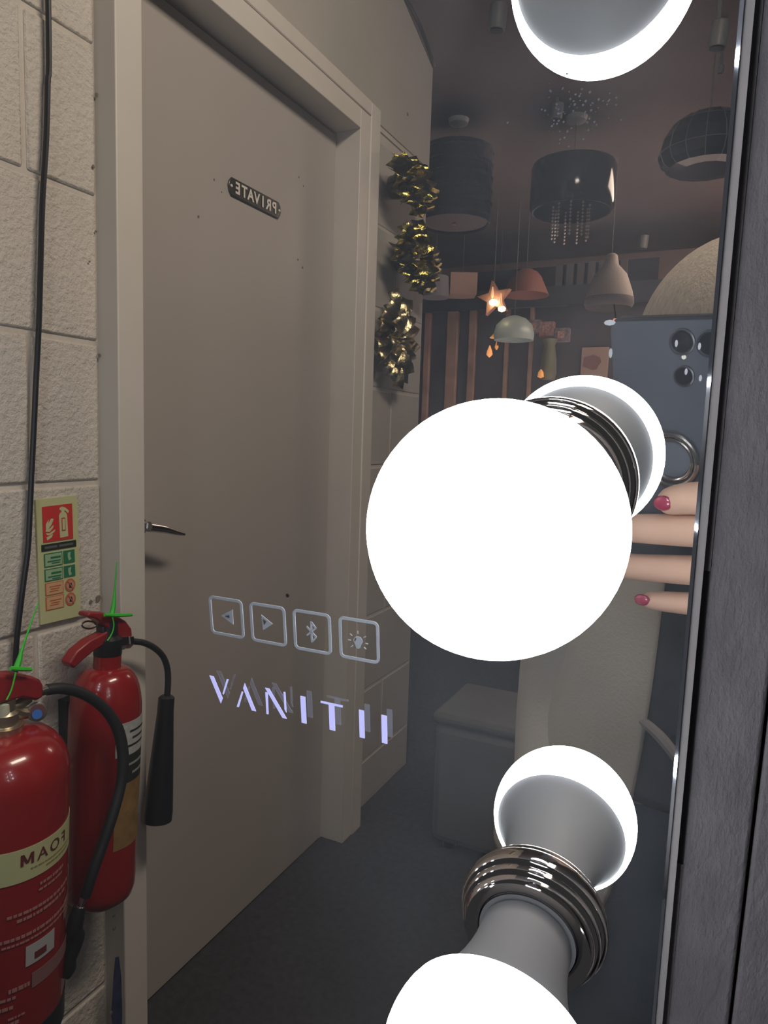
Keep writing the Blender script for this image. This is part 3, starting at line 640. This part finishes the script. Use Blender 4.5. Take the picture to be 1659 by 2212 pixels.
# body skeleton (head on a neck, torso, arms, legs)
WR = ad(1700, 1270, .44); WL = V((-.150, .78, .70))
ELR = V((.235, .70, .86)); ELL = V((-.165, .83, .88))
nodes = [(PEL, (.125, .09)), (V((.01, .875, .90)), (.105, .08)), (V((.005, .865, 1.02)), (.125, .085)), (V((.005, .85, 1.09)), (.07, .06)), (V((.005, .84, 1.15)), (.045, .045)), (V((.004, .825, 1.20)), (.045, .05)),
         (SHL, .048), (ELL, .036), (WL, .025), (SHR, .048), (ELR, .036), (WR, .025),
         (V((-.085, .88, .70)), .085), (V((-.09, .86, .40)), .055), (V((-.09, .89, .09)), .036), (V((-.09, .80, .03)), .03),
         (V((.105, .88, .70)), .085), (V((.11, .86, .40)), .055), (V((.11, .89, .09)), .036), (V((.11, .80, .03)), .03)]
edges = [(0, 1), (1, 2), (2, 3), (3, 4), (4, 5), (3, 6), (6, 7), (7, 8), (3, 9), (9, 10), (10, 11), (0, 12), (12, 13), (13, 14), (14, 15), (0, 16), (16, 17), (17, 18), (18, 19)]
body = B(); body.add(*skinmesh(nodes, edges, 2))
def headf(d):
    k = 1.0
    if d.y < -.3 and d.z < .2: k *= 1 - .10 * max(0, -d.z) * max(0, abs(d.x) - .1)      # jaw
    nose = math.exp(-((d.x / .12) ** 2 + ((d.z + .10) / .16) ** 2)); k += .17 * nose * (d.y < 0)
    for sx in (-.36, .36): k -= .05 * math.exp(-(((d.x - sx) / .15) ** 2 + ((d.z - .08) / .10) ** 2)) * (d.y < 0)
    k += .03 * math.exp(-((d.x / .22) ** 2 + ((d.z + .45) / .07) ** 2)) * (d.y < 0)
    return k
ellipsoid(body, HC, .074, .092, .108, 36, 26, headf)
for sx in (-1, 1): ellipsoid(body, HC + V((sx * .076, .008, -.006)), .012, .018, .030, 10, 8)
# the hand that grips the phone: fingers lie across its back
def fp(px, py, c): return onback(px, py, c)
FING = [[(1660, 1120, .001), (1560, 1082, .008), (1500, 1074, .009), (1455, 1080, .009), (1428, 1088, .007)],
        [(1690, 1180, .001), (1580, 1150, .008), (1490, 1146, .009), (1390, 1142, .009), (1310, 1138, .008), (1280, 1137, .006)],
        [(1690, 1240, .001), (1580, 1236, .008), (1490, 1232, .009), (1390, 1226, .009), (1310, 1218, .008), (1285, 1216, .006)],
        [(1680, 1310, .001), (1580, 1312, .007), (1490, 1304, .0075), (1430, 1299, .0075), (1392, 1296, .006)]]
FR = [[.0110, .0108, .0104, .0098, .0078], [.0112, .0112, .0110, .0104, .0094, .0072], [.0106, .0104, .0100, .0095, .0088, .0070], [.0086, .0083, .0078, .0072, .0057]]
PALM = ph(.030, -.115, -.006)
for f, r in zip(FING, FR):
    nn = [(PALM, .014)] + [(fp(*p), q) for p, q in zip(f, r)]
    body.add(*skinmesh(nn, [(i, i + 1) for i in range(len(nn) - 1)], 2))
body.add(*skinmesh([(PALM, (.022, .012)), (PALM + V((.010, .012, -.03)), (.024, .014)), (WR, .020), (ELR, .03)], [(0, 1), (1, 2), (2, 3)], 2))
body.add(*skinmesh([(PALM + V((0, .01, .0)), .012), (ph(.028, -.075, -.016), .010), (ph(.012, -.060, -.020), .009), (ph(-.004, -.055, -.020), .0075)], [(0, 1), (1, 2), (2, 3)], 2))
# the other hand rests in the coat pocket
for k in range(4):
    q0 = WL + V((-.012 + .009 * k, -.02, -.07)); body.add(*skinmesh([(WL + V((0, -.01, -.03)), .016), (q0, .008), (q0 + V((0, -.004, -.03)), .0075), (q0 + V((0, .004, -.055)), .006)], [(0, 1), (1, 2), (2, 3)], 1))
body.add(*skinmesh([(WL, .020), (WL + V((0, -.01, -.035)), (.024, .013)), (WL + V((.022, -.02, -.06)), .009), (WL + V((.028, -.025, -.085)), .007)], [(0, 1), (1, 2), (2, 3)], 1))
body.build('body', skin, pr, ang=180)
# nails
def nailp(px, py, c, l, w, tilt=0):
    o = fp(px, py, c); b = B(); e1 = (fp(px - 10, py + tilt, c) - o).normalized(); e2 = PC.cross(e1).normalized()
    ellp = []
    vs = []; fs = []; nu = 16
    for j in range(4):
        s = (1.0, .85, .5, .05)[j]; hgt = (0, .0011, .0018, .0021)[j]
        for i in range(nu): t = 2*math.pi*i/nu; vs.append(o + e1 * (l * s * math.cos(t)) + e2 * (w * s * math.sin(t)) + PC * hgt)
    for j in range(3):
        for i in range(nu): k = (i+1) % nu; fs.append((j*nu+i, j*nu+k, (j+1)*nu+k, (j+1)*nu+i))
    b.add(vs, fs + [tuple(range(nu))]); b.build('fingernail', nail, pr, ang=180, label='dark red painted nail')
nailp(1432, 1087, .0168, .0064, .0050, 1); nailp(1387, 1296, .0122, .0060, .0043, 1); nailp(1290, 1138, .0125, .005, .004); nailp(1292, 1217, .0125, .005, .004)
# eyes and mouth
for sx in (-1, 1):
    e = B(); ellipsoid(e, HC + V((sx * .028, -.080, .008)), .012, .009, .009, 14, 10); eo = e.build('eye', mat('eye white', (.75, .73, .7), .2), pr)
    e = B(); ellipsoid(e, HC + V((sx * .028, -.0872, .008)), .005, .003, .005, 12, 8); e.build('iris', mat('iris', (.05, .04, .03), .2), eo)
m_ = B(); ellipsoid(m_, HC + V((0, -.090, -.052)), .022, .006, .007, 16, 8); m_.build('mouth', mat('lips', (.45, .14, .13), .4), pr)
# hair: rounded crown falling behind the face
hairm = mat('light brown hair', (.46, .39, .31), .6, bump=.9, bscale=60, var=.18, vscale=30, stretch=(8, 8, 1), bdist=.003)
def hairf(d):
    k = 1.0 + .02 * math.sin(9 * math.atan2(d.x, d.y)) * (1 - abs(d.z))
    if d.y < -.35 and d.z < -.05: k = .72     # opens over the face
    return k
hb_ = B(); ellipsoid(hb_, HC + V((0, .018, .010)), .108, .108, .124, 48, 30, hairf)
hb_.tube([HC + V((-.082, .03, -.01)), HC + V((-.095, .05, -.10)), HC + V((-.085, .05, -.19))], [.03, .035, .012], 12)
hb_.tube([HC + V((.082, .03, -.01)), HC + V((.095, .05, -.10)), HC + V((.085, .05, -.19))], [.03, .035, .012], 12)
hb_.build('hair', hairm, pr, ang=180)
# clothes
coatm = mat('beige coat', (.42, .375, .31), .9, bump=.5, bscale=300, var=.10, vscale=7); inner = mat('dark top', (.055, .058, .072), .8, var=.3, vscale=12); jeans = mat('dark blue jeans', (.045, .058, .085), .85, bump=.4, bscale=300, var=.25, vscale=9)
def loft(rings, m, name, closed=True, bevel=0, thick=0):
    b = B(); n = len(rings[0]); vs = [p for r in rings for p in r]; fs = []
    for j in range(len(rings) - 1):
        for i in range(n if closed else n - 1):
            k = (i + 1) % n; fs.append((j*n+i, j*n+k, (j+1)*n+k, (j+1)*n+i))
    b.add(vs, fs); o = b.build(name, m, pr, ang=180)
    if thick: so = o.modifiers.new('t', 'SOLIDIFY'); so.thickness = thick; so.offset = 1
    o.modifiers.new('s', 'SUBSURF').render_levels = 1
    return o
def ring(c, rx, ry, n=24, a0=0, a1=360, wob=0, sd=0):
    full = (a1 - a0) >= 360
    return [V(c) + V((rx * (1 + wob * math.sin(5*t + sd)) * math.cos(t), ry * (1 + wob * math.sin(5*t + sd)) * math.sin(t), 0)) for t in [math.radians(a0 + (a1 - a0) * k / (n if full else n - 1)) for k in range(n)]]
loft([ring((.006, .855, 1.135), .06, .055), ring((.006, .855, 1.09), .15, .085), ring((.006, .865, 1.0), .165, .115), ring((.008, .875, .88), .145, .11), ring((.01, .88, .80), .16, .12)], inner, 'dark_top', thick=.003)
cr_ = [((.006, .86, 1.12), .115, .075), ((.01, .86, 1.085), .17, .10), ((.012, .865, 1.0), .175, .14), ((.010, .875, .88), .19, .15), ((.006, .88, .76), .22, .16), ((.0, .885, .67), .24, .165)]
loft([ring(c, rx, ry, 34, -70, 250, .025, i * .6) for i, (c, rx, ry) in enumerate(cr_)], coatm, 'coat', closed=False, thick=.010)
for nm, pts, rs in (('sleeve', [SHL + V((.01, 0, .0)), SHL + V((-.005, -.02, -.07)), ELL + V((0, .01, 0)), ELL.lerp(WL, .5) + V((0, 0, 0)), ELL.lerp(WL, 1.15)], [.052, .056, .050, .048, .046]),
                    ('sleeve', [SHR, SHR + V((.03, -.03, -.07)), ELR, ELR.lerp(WR, .5), ELR.lerp(WR, .9)], [.062, .066, .058, .050, .042])):
    B().tube(pts, rs, 20, 5).build(nm, coatm, pr, ang=180)
for sx in (-1, 1):
    xx = -.088 if sx < 0 else .108
    lg = loft([ring((xx, .88, .80), .10, .11), ring((xx, .87, .62), .098, .10), ring((xx, .86, .42), .078, .08), ring((xx, .875, .2), .062, .065), ring((xx, .88, .06), .062, .065)], jeans, 'trouser_leg')
    B().box((xx - .045, .75, 0), (xx + .045, .95, .06)).build('shoe', black, pr, bevel=.02)
B().tube([ay(1385, 1555, .735), ay(1425, 1590, .73), ay(1470, 1645, .725), ay(1520, 1700, .72)], [.005, .006, .006, .005], 8).build('sash', mat('pale trim', (.20, .18, .17), .8), pr, label='pale diagonal belt end')

# ================================================================== SHOWROOM BEYOND
def pend(name, c, topz, parts_fn, label, cat='pendant lamp', group=None, rose=True, cord=.002):
    t = thing(name, c, label, cat, group)
    parts_fn(t, V(c))
    B().tube([V(c), V((c[0], c[1], 2.69))], cord, 6, 0).build('cord', mat('grey cord', (.16, .15, .14), .6), t)
    if rose: B().lathe([(.05, 0), (.045, .02), (.02, .03)], (c[0], c[1], 2.70), (0, 0, -1), 20).build('ceiling_rose', mat('rose', (.42, .40, .38), .5), t)
    return t
dk1 = mat('black pleated shade', (.015, .016, .022), .45, bump=.9, bscale=24, bdist=.01); dk2 = mat('gloss black shade', (.010, .013, .016), .12); grid = mat('dark glass squares', (.014, .017, .022), .14)
seam = mat('leading', (.045, .055, .065), .4)
# left drum with ribbed bands
c1 = ay(985, 400, 3.3); c1.z = ay(985, 325, 3.3).z
def f1(t, c):
    H = c.z - ay(985, 485, 3.3).z; Rr = .172
    B().lathe([(Rr * .96, 0), (Rr, -.004), (Rr * 1.0, -H), (Rr * .97, -H), (Rr * .95, -.01)], c, (0, 0, 1), 48).build('drum_shade', dk1, t)
    for k in range(6): B().lathe([(Rr + .001, -H * (k + .3) / 6), (Rr + .006, -H * (k + .45) / 6), (Rr + .001, -H * (k + .6) / 6)], c, (0, 0, 1), 48).build('rib', dk1, t)
    B().lathe([(Rr * .9, -H + .01), (Rr * .9, -H + .014)], c, (0, 0, 1), 36).build('diffuser', mat('mauve diffuser', (.10, .075, .08), .6), t)
    B().lathe([(.0, 0), (.01, 0), (.01, .02), (0, .02)], c + V((0, 0, -H - .0)), (0, 0, 1), 10).build('finial', brass, t)
pend('pendant_lamp', c1, 2.7, f1, 'black ribbed drum pendant partly hidden by the partition edge')
# middle glossy drum with crystal strings
Y2 = 3.48; c2 = ay(1240, 352, Y2)
def f2(t, c):
    H = c.z - ay(1240, 458, Y2).z; Rr = .196
    B().lathe([(Rr * .80, .0), (Rr * .97, -.012), (Rr, -.03), (Rr, -H * .9), (Rr * .94, -H), (Rr * .90, -H), (Rr * .93, -.04)], c, (0, 0, 1), 56).build('drum_shade', dk2, t)
    cry = mat('crystal', (.55, .52, .50), .08, metal=.6)
    for k in range(9):
        a = 2 * math.pi * k / 9; p = c + V((.085 * math.cos(a), .085 * math.sin(a), -H + .03)); b = B(); zz = 0
        while zz < .155: b.lathe([(.0005, 0), (.007, -.007), (.0005, -.014)], p + V((0, 0, -zz)), (0, 0, 1), 6); zz += .016
        b.build('crystal_string', cry, t, smooth=False)
pend('pendant_lamp', c2, 2.7, f2, 'glossy black drum pendant with hanging crystal strings')
# right dome of dark glass squares
Y3 = 2.6; c3 = ay(1535, 245, Y3)
def f3(t, c):
    prof = [(.03, 0), (.075, -.012), (.115, -.04), (.140, -.08), (.150, -.125), (.138, -.155), (.120, -.17), (.08, -.176)]
    B().lathe(prof, c, (0, 0, 1), 16).build('dome_shade', grid, t, smooth=False)
    for k in range(16):
        a = 2 * math.pi * k / 16; x = c.orthogonal()
        B().tube([c + V((r * 1.006 * math.cos(a), r * 1.006 * math.sin(a), h)) for r, h in prof[:7]], .0016, 5, 0).build('seam', seam, t)
    for r, h in (prof[2], prof[4]): B().tube([c + V((r * 1.01 * math.cos(a), r * 1.01 * math.sin(a), h)) for a in [2*math.pi*k/32 for k in range(33)]], .0016, 5, 0).build('seam', seam, t)
pend('pendant_lamp', c3, 2.7, f3, 'dark glass dome pendant with leaded squares, half hidden by the mirror rim', cord=.003)
# spotlights on the ceiling
def spot(px, py, Y, label, s=1.0):
    c = ay(px, py, Y); t = thing('spotlight', c, label, 'spotlight')
    wm = mat('grey spot', (.20, .20, .20), .45)
    B().lathe([(.028*s, 0), (.030*s, .01), (.030*s, .075*s), (.022*s, .082*s)], c - V((0, 0, .04*s)), V((.1, -.1, 1)), 22).build('spot_head', wm, t)
    B().lathe([(.024*s, 0), (.022*s, .006)], c - V((.001, -.001, .043*s)), V((.1, -.1, 1)), 18).build('spot_glass', black, t)
    B().tube([c + V((0, 0, .04*s)), V((c.x, c.y, max(c.z + .05, 2.695)))], .007, 8, 0).build('stem', wm, t)
spot(1074, 38, 2.45, 'grey ceiling spotlight left of the topmost bulb image'); spot(1550, 76, 2.45, 'grey ceiling spotlight beside the mirror rim, high up', .9)
spot(1203, 240, 3.25, 'small grey spotlight just below the topmost bulb image', .8); spot(1388, 522, 5.6, 'faint small spotlight above the phone', 1.2)
spot(1556, 150, 2.9, 'tiny pale ceiling light under the spotlight by the rim', .35)

# --- display stand: fascia, posts, dark panels
YD = 5.0
du = struct('wall_display', (-1.5, YD, 0))
dkp = mat('dark panel', (.05, .05, .062), .55, var=.3, vscale=3); warm = mat('warm timber post', (.30, .20, .15), .5, var=.3, vscale=6); fas = mat('dark fascia', (.028, .033, .045), .6)
def yz(px, py, Y=YD): return ay(px, py, Y)
xa, xb = yz(895, 650).x, yz(1560, 650).x; z1_, z0_ = yz(1100, 628).z, yz(1100, 668).z
B().box((xa, YD - .06, z0_), (xb, YD + .04, z1_)).build('fascia', fas, du, smooth=False)
edges_px = [900, 915, 930, 962, 990, 1010, 1028, 1088, 1098, 1140, 1150, 1205, 1262, 1310, 1400, 1560]
for i, (p, q) in enumerate(zip(edges_px, edges_px[1:])):
    x0, x1 = yz(p, 800).x, yz(q, 800).x; isw = (p, q) in ((915, 930), (962, 990), (1010, 1028), (1088, 1098), (1140, 1150))
    if isw:
        w = (x1 - x0); B().box((x0 + w*.1, YD - .03, 0), (x1 - w*.1, YD + .03, z0_)).build('post', warm, du, bevel=.004)
    else: B().box((x0, YD, 0), (x1, YD + .03, z0_)).build('panel', dkp, du, smooth=False)
dark2 = mat('dark opening', (.012, .014, .022), .7)
B().box((yz(1032, 600).x, YD, z1_), (yz(1200, 600).x, YD + .04, yz(1100, 583).z)).build('upper_panel', dark2, du, smooth=False)
for k in range(7):
    x = yz(1200 + k * 23, 600).x
    B().box((x, YD, z1_), (x + .045, YD + .03, yz(1250, 566).z)).build('slat', mat('grey slat', (.085, .075, .075), .6), du)
B().box((yz(1200, 600).x, YD + .04, z1_), (yz(1420, 600).x, YD + .05, yz(1250, 566).z)).build('upper_panel', dark2, du, smooth=False)
B().box((-4.05, 6.05, 2.30), (2.45, 6.2, 2.70)).build('bulkhead', mat('warm bulkhead', (.20, .135, .115), .8), du)

def shade_t(name, px, py, Y, label, fn, cat='lampshade', rose=False):
    c = ay(px, py, Y); return pend(name, c, 2.7, fn, label, cat, None, rose)
crm = mat('cream shade', (.42, .29, .23), .7); gsh = mat('grey shade', (.20, .20, .225), .7); org = mat('terracotta shade', (.30, .125, .085), .6); wsh = mat('white wicker shade', (.36, .32, .285), .7, bump=.6, bscale=60, bdist=.004)
def fcube(t, c):
    w = .095
    B().box((-w, -w, -.15), (w, w, 0), lambda p: c + Matrix.Rotation(math.radians(25), 3, 'Z') @ p).build('box_shade', crm, t, bevel=.004)
shade_t('lampshade', 1000, 594, 4.85, 'cream box lampshade right of the gold rosettes', fcube)
def fcube2(t, c): B().lathe([(.09, 0), (.10, -.14), (.09, -.14)], c, (0, 0, 1), 24).build('shade', gsh, t)
shade_t('lampshade', 941, 598, 4.6, 'pale grey round lampshade touching the cream box shade', fcube2)
def fcone(t, c): B().lathe([(.035, .0), (.075, -.02), (.10, -.05), (.155, -.17), (.150, -.17), (.09, -.05)], c, (0, 0, 1), 32).build('shade', org, t)
shade_t('lampshade', 1138, 582, 4.75, 'terracotta flared cone lampshade', fcone)
def fwhite(t, c):
    B().lathe([(.018, 0), (.030, -.01), (.040, -.06), (.085, -.11), (.118, -.20), (.126, -.235), (.120, -.235)], c, (0, 0, 1), 36).build('shade', wsh, t)
    B().lathe([(.127, -.233), (.130, -.262), (.118, -.285), (.112, -.235)], c, (0, 0, 1), 36).build('rim_band', mat('grey brim', (.13, .12, .125), .6), t)
    B().lathe([(.002, 0), (.018, .012), (.022, .03), (.012, .055)], c + V((.045, -.02, -.40)), (0, 0, 1), 16).build('lit_bulb', mat('orange bulb', (.8, .3, .1), .4, emit=((1, .33, .14), .9)), t)
    B().tube([c + V((.045, -.02, -.345)), c + V((.02, 0, -.23))], .004, 6, 0).build('bulb_stem', black, t)
shade_t('lampshade', 1322, 548, 4.0, 'white wicker bell lampshade beside the phone, small orange bulb beneath', fwhite)
def fstar(t, c):
    pts = []
    for k in range(10):
        a = math.radians(100 + 36 * k); r = .115 if k % 2 == 0 else .052; pts.append(c + V((r * math.cos(a), 0, r * math.sin(a) - .09)))
    B().prism(pts, (0, .05, 0)).build('star', mat('star shade', (.42, .22, .15), .6), t, bevel=.004)
    lw = mat('warm lit lamp', (1, .8, .5), .4, emit=((1, .80, .50), 14)); lw2 = mat('warm lit lamp soft', (1, .7, .4), .4, emit=((1, .72, .45), 2.2))
    for i, (px, py, r) in enumerate(((1066, 653, .024), (1084, 667, .022))):
        p = ay(px, py, c.y - .03)
        B().lathe([(.004, -.02), (r, -.012), (r * 1.15, .004), (r * .7, .014), (.004, .016)], p, (0, 0, 1), 18).build('lit_spot', lw if i == 0 else lw2, t)
        B().lathe([(.003, .015), (.009, .03), (.009, .05), (.003, .085)], p + V((-.01, 0, .01)), (0, 0, 1), 12).build('candle_bulb', mat('amber glass', (.8, .45, .25), .3, emit=((1, .5, .25), .55)), t)
shade_t('star_lantern', 1068, 612, 4.35, 'star shaped pendant with two bright warm lamps under it', fstar, 'pendant lamp')
def fglass(t, c):
    B().lathe([(.02, 0), (.075, -.02), (.115, -.06), (.130, -.12), (.125, -.155), (.118, -.155), (.11, -.06)], c, (0, 0, 1), 32).build('shade', mat('pale green glass', (.30, .35, .33), .35, emit=((.5, .62, .58), .05)), t)
shade_t('lampshade', 1112, 682, 4.5, 'pale greenish glass bell shade below the bright star lamps', fglass)
# small items on the display
def small(name, px, py, Y, lab, cat, build):
    c = ay(px, py, Y); t = thing(name, c, lab, cat); build(t, c); return t
amb = mat('amber glow', (.7, .33, .08), .4, emit=((1, .42, .10), .35))
def b1(t, c):
    B().lathe([(.055, 0), (.03, .026), (.01, .042)], c, (0, 0, 1), 20).build('shade', amb, t)
    B().tube([c, c + V((0, 0, -.05))], .004, 6, 0).build('stem', black, t); B().tube([c + V((0, 0, .04)), V((c.x, c.y, 2.69))], .0015, 5, 0).build('cord', black, t)
small('hanging_lamp', 1075, 730, 4.7, 'tiny amber cone lamp left of the greenish glass shade', 'pendant lamp', b1)
def b2(t, c):
    B().lathe([(.004, 0), (.022, .02), (.018, .045), (.002, .085)], c, (0, 0, 1), 14).build('flame_glass', mat('orange glow', (.8, .35, .1), .4, emit=((1, .38, .12), .7)), t)
    B().lathe([(.003, .02), (.014, .04), (.003, .08)], c + V((.05, 0, .03)), (0, 0, 1), 12).build('flame_glass', amb, t)
    B().tube([c + V((0, 0, .08)), V((c.x, c.y, 2.69))], .0015, 5, 0).build('cord', black, t)
small('hanging_lamp', 1057, 772, 4.88, 'small orange flame shaped lamp under the amber cone', 'pendant lamp', b2)
pk = mat('dusky pink card', (.26, .15, .135), .7, var=.4, vscale=40); pk2 = mat('mauve card', (.15, .12, .135), .7, var=.4, vscale=40)
for px, py, w, hh, m, lab in ((1155, 706, .045, .09, pk2, 'dark mauve box, first of the boxes left to right under the fascia'), (1182, 712, .05, .10, pk, 'dusky pink mottled box between two mauve boxes'), (1215, 724, .05, .09, pk2, 'mauve box at the right of the dusky pink one'),):
    c = ay(px, py, 4.9); t = thing('box', c - V((0, 0, hh/2)), lab, 'box')
    B().box((c.x - w, c.y - .03, c.z - hh/2), (c.x + w, c.y + .03, c.z + hh/2)).build('carton', m, t, bevel=.003)
    B().box((c.x - w*.5, c.y - .033, c.z - hh*.25), (c.x + w*.4, c.y - .030, c.z + hh*.25)).build('printed_panel', mat('card print', (.34, .20, .17), .6, var=.5, vscale=60), t)
c = ay(1186, 775, 4.85); t = thing('vase', c - V((0, 0, .14)), 'tall olive green glass vase with an amber glow at its foot', 'vase')
B().lathe([(.045, -.14), (.055, -.10), (.05, 0), (.035, .09), (.05, .13), (.046, .13), (.03, .09)], c, (0, 0, 1), 24).build('vessel', mat('olive glass', (.13, .14, .09), .3), t)
B().lathe([(.002, -.13), (.022, -.12), (.018, -.09), (.004, -.07)], ay(1170, 775, 4.78), (0, 0, 1), 14).build('amber_light', amb, t)
c = ay(1284, 782, 4.979); t = thing('picture_panel', c - V((0, 0, .14)), 'tan panel with a dark reddish blotch beside the phone', 'panel')
B().box((c.x - .09, c.y, c.z - .16), (c.x + .09, c.y + .02, c.z + .10)).build('board', mat('tan board', (.30, .225, .185), .7), t, bevel=.003)
B().prism([(c.x + .06 * math.cos(a) * random.uniform(.7, 1.1) - .02, c.y - .003, c.z + .06 * math.sin(a) * random.uniform(.7, 1.1)) for a in [k * math.pi / 7 for k in range(14)]], (0, .002, 0)).build('blotch', mat('reddish print', (.17, .085, .08), .7), t)
# low grey chest on the carpet past the door
g0 = ay(937, 1546, 1.80); gb = thing('storage_chest', V((g0.x + .35, 1.92, 0)), 'low dark grey chest with rounded corners standing on the carpet beyond the door', 'chest')
gm = mat('grey chest', (.11, .105, .102), .75, var=.1, vscale=5)
B().box((g0.x, 1.80, .02), (g0.x + .65, 2.08, g0.z - .02)).build('chest_body', gm, gb, bevel=.025)
B().box((g0.x - .004, 1.796, g0.z - .02), (g0.x + .654, 2.084, g0.z + .012)).build('chest_lid', gm, gb, bevel=.012)
for xx in (g0.x + .05, g0.x + .60):
    for yy in (1.84, 2.04): B().lathe([(.02, 0), (.02, .02)], (xx, yy, 0), (0, 0, 1), 12).build('foot', black, gb)
